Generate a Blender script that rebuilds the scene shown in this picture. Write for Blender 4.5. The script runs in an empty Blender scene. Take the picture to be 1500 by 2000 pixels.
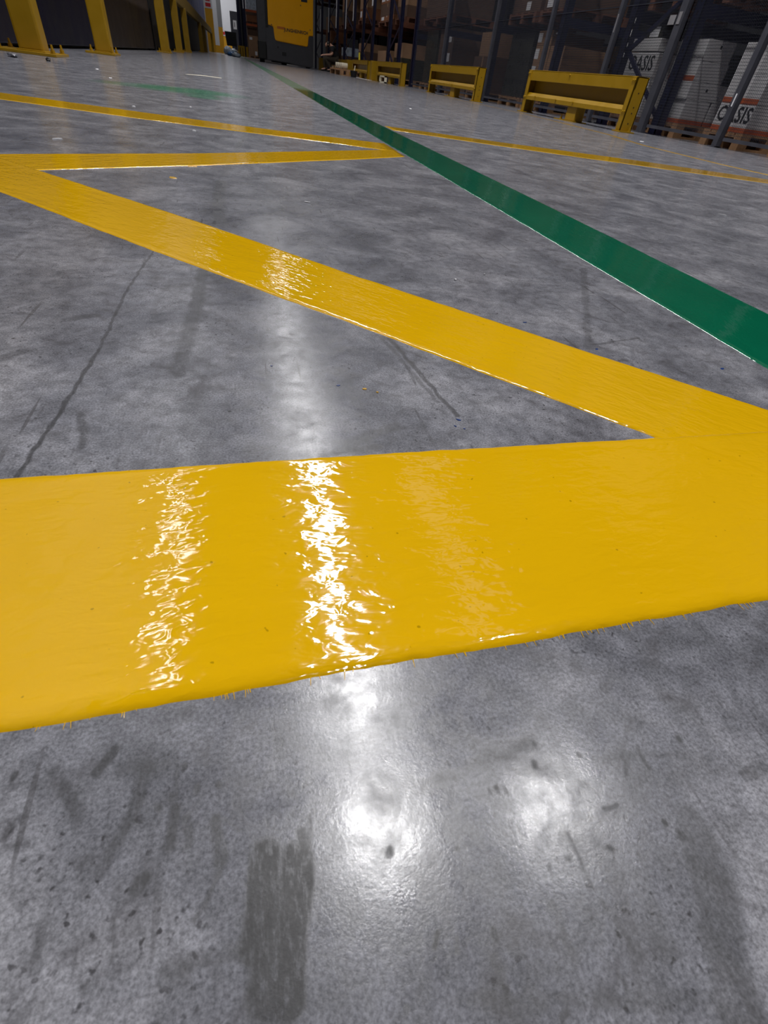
import bpy, bmesh, math, random
from mathutils import Vector, Matrix
random.seed(7)
S = bpy.context.scene
C = S.collection

# ------------------------------------------------------------------ camera
CAM_H = 0.20
cam_data = bpy.data.cameras.new('camera')
cam = bpy.data.objects.new('camera', cam_data)
C.objects.link(cam)
right = Vector((0.96856042, -0.22524899, 0.10561064))
down = Vector((-0.07918473, -0.6815679, -0.72745788))
fwd = Vector((0.23583998, 0.69622416, -0.67797598))
cam.matrix_world = Matrix(((right.x, -down.x, -fwd.x, 0), (right.y, -down.y, -fwd.y, 0),
                           (right.z, -down.z, -fwd.z, CAM_H), (0, 0, 0, 1)))
cam_data.sensor_fit = 'VERTICAL'
cam_data.sensor_height = 36.0
cam_data.lens = 918.0 / 2000.0 * 36.0
cam_data.clip_start = 0.01
cam_data.clip_end = 300
cam_data.dof.use_dof = True
cam_data.dof.focus_distance = 0.55
cam_data.dof.aperture_fstop = 26
S.camera = cam

# ------------------------------------------------------------------ world, lamps, exposure
W = bpy.data.worlds.new('world'); S.world = W
W.use_nodes = True
W.node_tree.nodes['Background'].inputs[0].default_value = (0.75, 0.8, 1, 1)
W.node_tree.nodes['Background'].inputs[1].default_value = 0.05
S.view_settings.view_transform = 'Standard'
S.view_settings.look = 'None'
S.view_settings.gamma = 1
S.view_settings.use_curve_mapping = False
S.view_settings.exposure = 0.16
LAMP_Z = 8.5
def strip_or_fill_lamp(x, y, power, length=1.5, width=0.26, z=LAMP_Z, col=(1.0, 0.985, 0.98)):
    L = bpy.data.lights.new('strip_or_fill_lamp', 'AREA')
    L.shape = 'RECTANGLE'; L.size = width; L.size_y = length
    L.energy = power; L.color = col
    L.spread = math.radians(150)
    o = bpy.data.objects.new('strip_or_fill_lamp', L)
    o.location = (x, y, z)
    C.objects.link(o)
for y, ln, pw in ((-4.6, 1.2, 60), (1.8, .6, 125), (3.8, .5, 110), (5.15, .6, 80)):
    strip_or_fill_lamp(1.32, y, pw, ln)          # the lit row right above the aisle
for k in range(14):
    strip_or_fill_lamp(1.32, 7.1 + 2.05 * k, 92 * .80 ** k + 12, 1.9)
for k in range(0, 9):
    strip_or_fill_lamp(-2.34, 5.4 + 3.2 * k, 46 * .8 ** max(0, k) + 5, 2.6, .34)
strip_or_fill_lamp(4.2, 1.55, 95, .9)
for k in range(8):
    strip_or_fill_lamp(4.5, 5.5 + 4.0 * k, 4, 3.4, .8)
for k in range(5):
    strip_or_fill_lamp(-0.2, 46 + 7.5 * k, 40 + 22 * k, 3, .4)  # fill lamps added to brighten the far white wall
strip_or_fill_lamp(-0.8, 79.5, 260, 3, .5)  # wash light added close to the far wall to whiten it

# ------------------------------------------------------------------ materials
class NT:
    def __init__(s, name):
        s.m = bpy.data.materials.new(name); s.m.use_nodes = True
        s.t = s.m.node_tree; s.b = s.t.nodes['Principled BSDF']
    def n(s, typ, **kw):
        nd = s.t.nodes.new(typ)
        for k, v in kw.items():
            if k.startswith('i_'):
                key = k[2:]
                nd.inputs[int(key) if key.isdigit() else key].default_value = v
            else: setattr(nd, k, v)
        return nd
    def l(s, a, b): s.t.links.new(a, b)
    def math(s, op, a, b=None, clamp=False):
        nd = s.n('ShaderNodeMath', operation=op, use_clamp=clamp)
        for i, v in enumerate((a, b)):
            if v is None: continue
            if hasattr(v, 'is_linked'): s.l(v, nd.inputs[i])
            else: nd.inputs[i].default_value = v
        return nd.outputs[0]
    def noise(s, vec, scale, detail=4, rough=.55, dist=0.0):
        nd = s.n('ShaderNodeTexNoise'); nd.inputs['Scale'].default_value = scale
        nd.inputs['Detail'].default_value = detail; nd.inputs['Roughness'].default_value = rough
        nd.inputs['Distortion'].default_value = dist
        if vec is not None: s.l(vec, nd.inputs['Vector'])
        return nd.outputs['Fac']
    def ramp(s, fac, stops):
        nd = s.n('ShaderNodeValToRGB')
        e = nd.color_ramp.elements
        while len(e) < len(stops): e.new(0.5)
        for el, (p, c) in zip(e, stops):
            el.position = p; el.color = (c, c, c, 1) if not hasattr(c, '__len__') else (*c, 1)
        s.l(fac, nd.inputs[0]); return nd.outputs[0]
    def mix(s, fac, a, b, mode='MIX'):
        nd = s.n('ShaderNodeMix', data_type='RGBA', blend_type=mode)
        for i, v in ((0, fac), (6, a), (7, b)):
            if hasattr(v, 'is_linked'): s.l(v, nd.inputs[i])
            elif hasattr(v, '__len__'): nd.inputs[i].default_value = (*v, 1)
            else: nd.inputs[i].default_value = v
        return nd.outputs[2]
    def maprange(s, v, a, b, c=0., d=1., smooth=True):
        nd = s.n('ShaderNodeMapRange', interpolation_type='SMOOTHSTEP' if smooth else 'LINEAR')
        s.l(v, nd.inputs[0])
        for i, x in zip((1, 2, 3, 4), (a, b, c, d)): nd.inputs[i].default_value = x
        return nd.outputs[0]
    def mapping(s, vec, scale=(1, 1, 1), rot=(0, 0, 0)):
        nd = s.n('ShaderNodeMapping'); nd.inputs['Scale'].default_value = scale
        nd.inputs['Rotation'].default_value = rot
        s.l(vec, nd.inputs[0]); return nd.outputs[0]
    def obj(s): return s.n('ShaderNodeTexCoord').outputs['Object']
    def bump(s, h, dist, strength=1.0, prev=None):
        nd = s.n('ShaderNodeBump'); nd.inputs['Distance'].default_value = dist
        nd.inputs['Strength'].default_value = strength
        s.l(h, nd.inputs['Height'])
        if prev is not None: s.l(prev, nd.inputs['Normal'])
        return nd.outputs[0]
    def set(s, **kw):
        for k, v in kw.items(): s.b.inputs[k.replace('_', ' ')].default_value = v

def lin(r, g, b):
    f = lambda v: (v / 255 / 12.92) if v / 255 <= .04045 else ((v / 255 + .055) / 1.055) ** 2.4
    return (f(r), f(g), f(b))

def simple(name, col, rough=.5, metal=0., var=.18, scale=9., coat=0., bump=0.):
    t = NT(name); v = t.obj()
    f = t.noise(v, scale, 5, .6)
    lo = tuple(c * (1 - var) for c in col); hi = tuple(min(1, c * (1 + var)) for c in col)
    t.l(t.ramp(f, [(.3, lo), (.7, hi)]), t.b.inputs['Base Color'])
    t.l(t.maprange(f, .3, .7, max(.02, rough - .06), min(1, rough + .06)), t.b.inputs['Roughness'])
    t.set(Metallic=metal, Coat_Weight=coat, Coat_Roughness=.1)
    if bump: t.l(t.bump(t.noise(v, scale * 6, 4), bump), t.b.inputs['Normal'])
    return t.m

def concrete(name, marks):
    t = NT(name); v = t.n('ShaderNodeNewGeometry').outputs['Position']
    big = t.noise(v, 1.3, 4, .6)
    mid = t.noise(v, 9, 6, .62, .6)
    fine = t.noise(v, 70, 6, .65, .3)
    grit = t.noise(v, 700, 4, .75)
    col = t.ramp(mid, [(.25, lin(84, 85, 92)), (.5, lin(123, 124, 131)), (.78, lin(164, 164, 170))])
    col = t.mix(.7, col, t.ramp(fine, [(.25, (.16, .16, .16)), (.5, (.5, .5, .5)), (.75, (.8, .8, .8))]), 'OVERLAY')
    col = t.mix(.55, col, t.ramp(grit, [(.36, (.15, .15, .15)), (.64, (.85, .85, .85))]), 'OVERLAY')
    col = t.mix(.5, col, t.ramp(big, [(.3, (.4, .4, .41)), (.7, (.58, .575, .57))]), 'OVERLAY')
    # blotches, rubbed-in dirt
    bl = t.noise(v, 26, 5, .7, 1.4)
    col = t.mix(t.ramp(bl, [(.53, 0.), (.7, .65)]), col, lin(70, 68, 72))
    # small dark pits
    pit = t.noise(t.mapping(v, (1, 1, 1), (0, 0, .4)), 270, 2, .5, .15)
    pmask = t.math('MULTIPLY', t.ramp(pit, [(.62, 0.), (.70, 1.)]), t.ramp(t.noise(v, 14, 3), [(.42, 0.), (.62, .8)]))
    col = t.mix(pmask, col, lin(48, 46, 48))
    # thin scratches
    scr = None
    for ang, sc in ((.35, 22), (1.9, 17), (2.6, 25)):
        m = t.mapping(v, (1, .06, 1), (0, 0, ang))
        s_ = t.ramp(t.noise(m, sc * 6, 1, .5), [(.705, 0.), (.73, 1.)])
        s_ = t.math('MULTIPLY', s_, t.ramp(t.noise(v, 7 + ang, 2), [(.5, 0.), (.62, .55)]))
        scr = s_ if scr is None else t.math('MAXIMUM', scr, s_)
    col = t.mix(scr, col, lin(72, 70, 72))
    # warped position for marks
    wn = t.n('ShaderNodeTexNoise'); wn.inputs['Scale'].default_value = 60; wn.inputs['Detail'].default_value = 4
    t.l(v, wn.inputs['Vector'])
    wsub = t.n('ShaderNodeVectorMath', operation='SUBTRACT'); t.l(wn.outputs['Color'], wsub.inputs[0]); wsub.inputs[1].default_value = (.5, .5, .5)
    wsc = t.n('ShaderNodeVectorMath', operation='MULTIPLY'); t.l(wsub.outputs[0], wsc.inputs[0]); wsc.inputs[1].default_value = (.008, .008, 0)
    wadd = t.n('ShaderNodeVectorMath', operation='ADD'); t.l(v, wadd.inputs[0]); t.l(wsc.outputs[0], wadd.inputs[1])
    P = wadd.outputs[0]
    def seg(a, b, w, soft, amt):
        d = Vector((b[0] - a[0], b[1] - a[1], 0)); L2 = max(d.length_squared, 1e-9)
        s1 = t.n('ShaderNodeVectorMath', operation='SUBTRACT'); t.l(P, s1.inputs[0]); s1.inputs[1].default_value = (a[0], a[1], 0)
        dt = t.n('ShaderNodeVectorMath', operation='DOT_PRODUCT'); t.l(s1.outputs[0], dt.inputs[0]); dt.inputs[1].default_value = d / L2
        cl = t.math('ADD', dt.outputs['Value'], 0.0, True)
        sc = t.n('ShaderNodeVectorMath', operation='SCALE'); sc.inputs[0].default_value = d; t.l(cl, sc.inputs['Scale'])
        ds = t.n('ShaderNodeVectorMath', operation='DISTANCE'); t.l(s1.outputs[0], ds.inputs[0]); t.l(sc.outputs[0], ds.inputs[1])
        return t.maprange(ds.outputs['Value'], w, w + soft, amt, 0.)
    acc = None
    for a, b, w, so, am in marks:
        m = seg(a, b, w, so, am)
        acc = m if acc is None else t.math('MAXIMUM', acc, m)
    wear = t.n('ShaderNodeAttribute', attribute_name='wear').outputs['Fac']
    acc = t.math('MAXIMUM', acc, wear)
    acc = t.math('MULTIPLY', acc, t.ramp(t.noise(t.mapping(v, (420, 130, 1)), 1.0, 4, .7), [(.34, .5), (.50, 1.)]))
    col = t.mix(acc, col, lin(26, 25, 26))
    # faded green smear of old paint, left of the aisle
    gm = None
    for a, b, w, so, am in [((-.60, 3.9), (-.38, 3.95), .05, .2, .4), ((-.38, 3.95), (-.21, 4.05), .10, .25, .7), ((-.21, 4.05), (-.17, 3.6), .04, .1, .6)]:
        m = seg(a, b, w, so, am); gm = m if gm is None else t.math('MAXIMUM', gm, m)
    col = t.mix(gm, col, lin(20, 120, 78))
    t.l(col, t.b.inputs['Base Color'])
    t.l(t.math('ADD', t.math('ADD', t.maprange(fine, .3, .7, .24, .13), t.maprange(bl, .35, .65, -.03, .08)), t.math('MULTIPLY', acc, .25)), t.b.inputs['Roughness'])
    t.set(Specular_IOR_Level=.5)
    b1 = t.bump(fine, .0005, .14)
    b2 = t.bump(grit, .00006, .7, b1)
    t.l(b2, t.b.inputs['Normal'])
    return t.m

FAR_MARKS = [     # hairline crack, tyre marks and scuffs beyond the first yellow stripe: (from, to, half width, soft edge, strength)
        ((-.145, .262), (-.139, .338), .0008, .0016, .75), ((-.139, .338), (-.132, .438), .0008, .0016, .7),
        ((-.132, .438), (-.131, .573), .0007, .0016, .6), ((-.131, .573), (-.12, .728), .0007, .0016, .6),
        ((-.055, .70), (-.058, .537), .004, .006, .5), ((-.058, .537), (-.066, .39), .003, .007, .42),
        ((.135, .465), (.157, .312), .0012, .0022, .7), ((.128, .465), (.147, .335), .0008, .003, .45),
        ((.536, .743), (.447, .588), .003, .005, .4), ((.447, .588), (.362, .442), .002, .005, .35),
        ((-.043, 1.232), (-.046, 1.018), .007, .008, .5), ((-.046, 1.018), (-.039, .879), .006, .012, .4),
        ((-.04, 1.3), (.03, 2.2), .004, .008, .35), ((-.28, .62), (-.22, .35), .006, .02, .35), ((-.085, .60), (-.03, .62), .003, .01, .35),
        ((-.125, .33), (-.115, .29), .0012, .003, .5), ((-.21, .41), (-.19, .43), .003, .006, .5), ((-.17, .50), (-.15, .51), .003, .005, .5),
        ((.24, .50), (.27, .49), .001, .002, .4), ((.37, .45), (.45, .47), .0008, .002, .5), ((.10, .30), (.06, .28), .002, .006, .45), ((.05, .27), (.08, .275), .002, .004, .6),
    ]
NEAR_MARKS = [    # dark worn patch and rub marks at the photographer's feet
        ((0.1010,0.0570),(0.1010,0.0574),0.00067,0.00134,0.75), ((0.0970,0.0490),(0.0970,0.0494),0.00067,0.00134,0.75), ((0.1670,0.0470),(0.1670,0.0474),0.00067,0.00134,0.75),
        ((0.1190,0.0490),(0.1190,0.0494),0.00060,0.00120,0.75), ((0.1380,0.0200),(0.1380,0.0204),0.00067,0.00134,0.75), ((0.1420,0.0150),(0.1420,0.0154),0.00095,0.00190,0.75),
        ((0.1120,0.0170),(0.1120,0.0174),0.00067,0.00134,0.75), ((0.0310,0.0330),(0.0310,0.0334),0.00067,0.00134,0.75), ((0.0740,0.0610),(0.0740,0.0614),0.00045,0.00112,0.65),
        ((0.0820,0.0210),(0.0820,0.0214),0.00020,0.00050,0.65), ((0.0560,0.0280),(0.0560,0.0284),0.00040,0.00100,0.65), ((0.0870,0.0170),(0.0870,0.0174),0.00040,0.00100,0.65),
        ((0.0510,0.0040),(0.0510,0.0044),0.00020,0.00050,0.65), ((0.0770,-0.0070),(0.0770,-0.0066),0.00020,0.00050,0.65), ((0.0950,0.0170),(0.0950,0.0174),0.00040,0.00100,0.65),
        ((0.0420,0.0100),(0.0400,0.0070),0.00065,0.00070,0.80), ((0.0480,0.0060),(0.0470,0.0030),0.00045,0.00060,0.70), ((0.0600,0.0050),(0.0600,0.0030),0.00065,0.00070,0.75),
        ((0.0270,-0.0050),(0.0270,-0.0046),0.00045,0.00070,0.60), ((0.0750,-0.0170),(0.0720,-0.0180),0.00064,0.00099,0.60), ((0.1180,0.0300),(0.1240,0.0300),0.00040,0.00100,0.65),
        ((0.1460,0.0470),(0.1460,0.0380),0.00060,0.00120,0.60), ((0.1410,0.0450),(0.1340,0.0390),0.00039,0.00089,0.50), ((0.0750,0.0450),(0.0750,0.0430),0.00035,0.00080,0.60),
        ((0.0780,0.0450),(0.0780,0.0430),0.00039,0.00089,0.60), ((0.0810,0.0440),(0.0810,0.0420),0.00035,0.00080,0.60), ((0.0500,0.0510),(0.0710,0.0550),0.00090,0.00340,0.40),
        ((0.0710,0.0550),(0.1000,0.0570),0.00090,0.00340,0.40), ((0.1240,0.0470),(0.1660,0.0410),0.00060,0.00240,0.35), ((0.1000,0.0240),(0.0990,0.0080),0.00028,0.00112,0.40),
        ((0.0830,0.0070),(0.0830,-0.0070),0.00060,0.00200,0.40), ((0.1000,0.0040),(0.1040,-0.0110),0.00040,0.00160,0.40), ((0.1190,0.0080),(0.1160,-0.0110),0.00150,0.00400,0.30),
        ((0.0580,-0.0020),(0.0590,-0.0150),0.00056,0.00179,0.40), ((0.0950,-0.0120),(0.0950,-0.0200),0.00035,0.00080,0.50), ((0.1500,0.0170),(0.1420,-0.0050),0.00553,0.00411,0.42),
        ((0.1420,-0.0050),(0.1280,-0.0310),0.00553,0.00411,0.42), ((0.0440,-0.0070),(0.1370,-0.0280),0.00070,0.00260,0.30), ((0.1850,0.0290),(0.1980,0.0290),0.00079,0.00221,0.40),
        ((-0.0650,0.0870),(-0.0690,0.0800),0.00120,0.00160,0.70), ((-0.0520,0.0740),(-0.0550,0.0630),0.00090,0.00260,0.55), ((-0.0550,0.0630),(-0.0600,0.0530),0.00090,0.00260,0.55),
        ((-0.0600,0.0530),(-0.0630,0.0470),0.00090,0.00260,0.55), ((-0.0410,0.0630),(-0.0430,0.0510),0.00123,0.00179,0.65), ((-0.0420,0.0800),(-0.0410,0.0660),0.00028,0.00134,0.40),
        ((-0.0430,0.0660),(-0.0430,0.0664),0.00089,0.00157,0.65), ((-0.0470,0.0630),(-0.0470,0.0634),0.00089,0.00157,0.65), ((-0.0840,0.0560),(-0.0840,0.0564),0.00040,0.00070,0.65),
        ((-0.0970,0.0840),(-0.0970,0.0844),0.00080,0.00140,0.65), ((-0.0340,0.0680),(-0.0340,0.0684),0.00080,0.00140,0.65), ((-0.0260,0.0670),(-0.0260,0.0674),0.00057,0.00099,0.65),
        ((-0.0390,0.0760),(-0.0390,0.0764),0.00089,0.00157,0.65), ((-0.0370,0.0590),(-0.0370,0.0510),0.00090,0.00220,0.50), ((-0.0270,0.0560),(-0.0260,0.0440),0.00145,0.00224,0.65),
        ((-0.0260,0.0410),(-0.0320,0.0290),0.00035,0.00100,0.50), ((-0.0490,0.0430),(-0.0510,0.0410),0.00130,0.00200,0.65), ((-0.0670,0.0510),(-0.0670,0.0440),0.00130,0.00300,0.40),
        ((-0.0840,0.0830),(-0.0730,0.0650),0.00080,0.00260,0.45), ((-0.0250,0.0580),(-0.0190,0.0510),0.00021,0.00064,0.50), ((-0.0570,0.0350),(-0.0570,0.0240),0.00025,0.00080,0.50),
        ((-0.0630,0.0210),(-0.0630,0.0200),0.00035,0.00080,0.50), ((-0.0770,0.0380),(-0.0750,0.0260),0.00055,0.00180,0.40), ((-0.0940,0.0650),(-0.0910,0.0700),0.00050,0.00160,0.45),
        ((-0.0940,0.0610),(-0.0880,0.0610),0.00060,0.00160,0.45), ((-0.0400,0.0200),(-0.0160,0.0180),0.00106,0.00240,0.40), ((0.0060,0.0500),(0.0020,0.0210),0.00028,0.00089,0.60),
        ((-0.0590,0.0790),(-0.0460,0.0770),0.00130,0.00360,0.35), ((-0.0110,0.0410),(-0.0140,0.0270),0.00391,0.00246,0.85), ((-0.0140,0.0270),(-0.0150,0.0180),0.00391,0.00246,0.85),
        ((-0.0000,0.0380),(-0.0030,0.0220),0.00450,0.00240,0.85), ((-0.0030,0.0220),(-0.0060,0.0060),0.00450,0.00240,0.85), ((-0.0070,0.0290),(-0.0110,0.0090),0.00550,0.00400,0.80),
        ((0.0020,0.0450),(0.0020,0.0340),0.00150,0.00160,0.70),
    ]

def paint(name, base, var, ripple=.00075, worn=None):
    """glossy floor paint; the object's X runs along the stripe, so roller ripples follow it"""
    t = NT(name); v = t.obj()
    a = t.noise(t.mapping(v, (75, 170, 1)), 1.0, 2, .5, .5)
    b = t.noise(t.mapping(v, (28, 70, 1)), 1.0, 2, .5, .3)
    c = t.noise(v, 5, 3)
    lo = tuple(x * (1 - var) for x in base); hi = tuple(min(1, x * (1 + var)) for x in base)
    col = t.ramp(c, [(.3, lo), (.7, hi)])
    sp = t.noise(v, 240, 1, .5)
    col = t.mix(t.ramp(sp, [(.77, 0.), (.8, .6)]), col, tuple(x * .35 for x in base))
    t.set(Roughness=.07, Specular_IOR_Level=.5, Coat_Weight=.35, Coat_Roughness=.04)
    if worn:
        y0, y1 = worn
        sx = t.n('ShaderNodeSeparateXYZ'); t.l(v, sx.inputs[0])
        w1 = t.math('MULTIPLY', t.maprange(sx.outputs[0], y0, y0 + .6), t.maprange(sx.outputs[0], y1, y1 + 2.5, 1., .45))
        col = t.mix(t.math('MULTIPLY', w1, .55), col, lin(96, 104, 84))
        col = t.mix(t.math('MULTIPLY', w1, t.ramp(t.noise(v, 22, 3, .7), [(.6, 0.), (.66, .8)])), col, lin(190, 195, 190))
        t.l(t.maprange(sx.outputs[0], y0, y0 + 1, .07, .3), t.b.inputs['Roughness'])
    t.l(col, t.b.inputs['Base Color'])
    h = t.math('ADD', t.math('MULTIPLY', a, .55), b)
    bn = t.bump(h, ripple, 1.0)
    t.l(bn, t.b.inputs['Normal']); t.l(bn, t.b.inputs['Coat Normal'])
    return t.m

M = {}
M['concrete'] = concrete('polished_concrete', FAR_MARKS)
M['yellow_line'] = paint('yellow_line_paint', lin(232, 180, 8), .04)
M['yellow_line_old'] = paint('yellow_line_paint_dull', lin(212, 164, 20), .08, .0004)
M['green_line'] = paint('green_line_paint', lin(8, 104, 74), .1, .0003, (6.4, 12.5))
M['guard'] = simple('yellow_guard_steel', lin(158, 122, 10), .38, 0, .08, 6, .15)
M['guard_dull'] = simple('dull_yellow_rail', lin(140, 110, 30), .85, 0, .1)
M['navy'] = simple('navy_rack_steel', lin(20, 23, 54), .42, 0, .15)
M['navy_panel'] = simple('navy_sheet_panel', lin(14, 18, 56), .5, 0, .3, 1.5)
M['blue_panel'] = simple('blue_sheet_panel', lin(62, 70, 126), .45, 0, .25, 1.2)
M['brown_panel'] = simple('dark_brown_panel', lin(60, 50, 46), .45, 0, .3, 1.2)
M['black'] = simple('black_rubber', lin(16, 16, 18), .6, 0, .2)
M['dark_grey'] = simple('charcoal_plastic', lin(58, 58, 63), .45, 0, .1)
M['grey'] = simple('galvanised_steel', lin(74, 75, 84), .45, .3, .15)
M['wire'] = simple('dark_wire', lin(46, 48, 58), .5, .2, .1)
M['truck'] = simple('yellow_truck_enamel', lin(236, 166, 16), .16, 0, .04, 2, .5)
M['white_wall'] = simple('white_wall_paint', lin(214, 216, 222), .6, 0, .03, 1)
M['ochre_wall'] = simple('yellow_wall_paint', lin(216, 158, 28), .55, 0, .05, 1)
M['dull_wall'] = simple('grey_wall_paint', lin(150, 152, 156), .7, 0, .05, 1)
M['ceiling'] = simple('ceiling_sheet', lin(52, 53, 57), .8, 0, .08, .6)
M['carton'] = simple('brown_cardboard', lin(150, 116, 88), .8, 0, .12, 5)
M['carton_dark'] = simple('dark_brown_cardboard', lin(92, 68, 54), .8, 0, .15, 5)
M['white_carton'] = simple('white_carton', lin(206, 204, 206), .6, 0, .06, 5)
M['orange'] = simple('orange_band', lin(176, 84, 44), .6, 0, .15, 5)
M['orange_dark'] = simple('dull_orange_steel', lin(88, 48, 30), .5, 0, .15)
M['grey_paper'] = simple('grey_paper', lin(128, 126, 130), .7, 0, .1)
M['wood'] = simple('pallet_wood', lin(168, 128, 92), .8, 0, .25, 14)
M['red_wood'] = simple('reddish_pallet_wood', lin(112, 72, 54), .8, 0, .25, 14)
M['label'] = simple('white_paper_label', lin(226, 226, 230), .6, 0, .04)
M['ink'] = simple('black_ink', lin(28, 28, 34), .6, 0, .05)
M['red_ink'] = simple('red_print', lin(196, 40, 44), .6, 0, .05)
M['faint_ink'] = simple('faint_orange_print', lin(190, 104, 10), .5, 0, .05)
M['dark_wrap'] = simple('dark_stretch_wrap', lin(58, 58, 50), .3, 0, .3, 4)
M['plastic'] = simple('pale_plastic_wrap', lin(190, 202, 216), .25, 0, .3, 8)
M['blue_plastic'] = simple('blue_plastic_wrap', lin(96, 150, 214), .25, 0, .3, 8)
M['skin'] = simple('skin', lin(206, 156, 132), .55, 0, .05)
M['shirt'] = simple('black_cotton', lin(34, 33, 36), .9, 0, .2)
M['trousers'] = simple('dark_olive_cotton', lin(64, 56, 46), .9, 0, .2)
M['hair'] = simple('black_hair', lin(22, 19, 18), .5, 0, .2)
M['yellow_plastic'] = simple('bright_yellow_plastic', lin(224, 206, 40), .4, 0, .05)
M['cream'] = simple('cream_paper', lin(226, 218, 196), .8, 0, .06)
M['blue_spot'] = simple('blue_paint_spot', lin(34, 62, 124), .3, 0, .15, 200)
M['yellow_spot'] = simple('yellow_paint_spot', lin(206, 160, 50), .3, 0, .15, 200)
M['orange_box'] = simple('orange_brown_box', lin(132, 84, 52), .7, 0, .2, 5)
M['steel'] = simple('bright_steel', lin(170, 170, 176), .35, .8, .1)

# ------------------------------------------------------------------ mesh helpers
def box(bm, x0, x1, y0, y1, z0, z1, bev=0.):
    vs = [bm.verts.new((x, y, z)) for z in (z0, z1) for y in (y0, y1) for x in (x0, x1)]
    fs = [bm.faces.new([vs[i] for i in f]) for f in ((0, 2, 3, 1), (4, 5, 7, 6), (0, 1, 5, 4), (2, 6, 7, 3), (0, 4, 6, 2), (1, 3, 7, 5))]
    if bev:
        es = list({e for f in fs for e in f.edges})
        bmesh.ops.bevel(bm, geom=es, offset=bev, segments=2, affect='EDGES', profile=.6)
def prism(bm, pts, axis, a, b):
    """closed outline pts (2D) extruded from a to b along axis 'x','y','z'"""
    def p(u, v, w): return {'x': (w, u, v), 'y': (u, w, v), 'z': (u, v, w)}[axis]
    A = [bm.verts.new(p(u, v, a)) for u, v in pts]; B = [bm.verts.new(p(u, v, b)) for u, v in pts]
    n = len(pts)
    bm.faces.new(A); bm.faces.new(B[::-1])
    for i in range(n): bm.faces.new((A[i], B[i], B[(i + 1) % n], A[(i + 1) % n]))
    bmesh.ops.recalc_face_normals(bm, faces=bm.faces[:])
def rod(bm, a, b, r, n=6, r2=None):
    a = Vector(a); b = Vector(b); d = (b - a).normalized()
    u = d.orthogonal().normalized(); w = d.cross(u); r2 = r if r2 is None else r2
    A = [bm.verts.new(a + (u * math.cos(2 * math.pi * i / n) + w * math.sin(2 * math.pi * i / n)) * r) for i in range(n)]
    B = [bm.verts.new(b + (u * math.cos(2 * math.pi * i / n) + w * math.sin(2 * math.pi * i / n)) * r2) for i in range(n)]
    bm.faces.new(A[::-1]); bm.faces.new(B)
    for i in range(n): bm.faces.new((A[i], A[(i + 1) % n], B[(i + 1) % n], B[i]))
def bar(bm, a, b, w, t):
    """flat bar between two points, w wide, t thick"""
    a = Vector(a); b = Vector(b); d = (b - a).normalized()
    side = Vector((1, 0, 0)); u = d.cross(side).normalized()
    vs = []
    for p in (a, b):
        for su, ss in ((-1, -1), (1, -1), (1, 1), (-1, 1)): vs.append(bm.verts.new(p + u * su * w / 2 + side * ss * t / 2))
    for f in ((0, 1, 2, 3), (7, 6, 5, 4), (0, 4, 5, 1), (1, 5, 6, 2), (2, 6, 7, 3), (3, 7, 4, 0)): bm.faces.new([vs[i] for i in f])
    bmesh.ops.recalc_face_normals(bm, faces=bm.faces[:])
def mk(name, bm, mat, parent=None, kind=None, smooth=False):
    me = bpy.data.meshes.new(name); bm.to_mesh(me); bm.free()
    me.materials.append(mat)
    if smooth: me.polygons.foreach_set('use_smooth', [True] * len(me.polygons))
    o = bpy.data.objects.new(name, me); C.objects.link(o)
    if parent: o.parent = parent
    if kind: o['kind'] = kind
    return o
def mbox(name, dims, mat, parent=None, bev=0., kind=None):
    bm = bmesh.new(); box(bm, *dims, bev); return mk(name, bm, mat, parent, kind)
def thing(name, label, cat, loc=(0, 0, 0), rz=0, group=None):
    o = bpy.data.objects.new(name, None); o.empty_display_size = .1
    o.location = loc; o.rotation_euler = (0, 0, rz); C.objects.link(o)
    return tag(o, label, cat, group)
def tag(o, label, cat, group=None):
    o['label'] = label; o['category'] = cat
    if group: o['group'] = group
    return o
def lettering(text, size, mat, parent, mtx, extrude=.001, name='lettering', bold=0., space=1.):
    cu = bpy.data.curves.new('text', 'FONT'); cu.body = text; cu.size = size; cu.extrude = extrude
    cu.align_x = 'CENTER'; cu.align_y = 'CENTER'; cu.offset = bold; cu.resolution_u = 2; cu.space_character = space
    to = bpy.data.objects.new('text', cu); C.objects.link(to)
    bpy.context.view_layer.update()
    me = bpy.data.meshes.new_from_object(to.evaluated_get(bpy.context.evaluated_depsgraph_get()))
    bpy.data.objects.remove(to)
    me.transform(mtx); me.materials.clear(); me.materials.append(mat)
    o = bpy.data.objects.new(name, me); C.objects.link(o); o.parent = parent
    return o
FACE_NX = Matrix(((0, 0, -1, 0), (-1, 0, 0, 0), (0, 1, 0, 0), (0, 0, 0, 1)))   # upright text read by someone standing at -X
FACE_NY = Matrix(((1, 0, 0, 0), (0, 0, -1, 0), (0, 1, 0, 0), (0, 0, 0, 1)))    # ... standing at -Y

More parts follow.
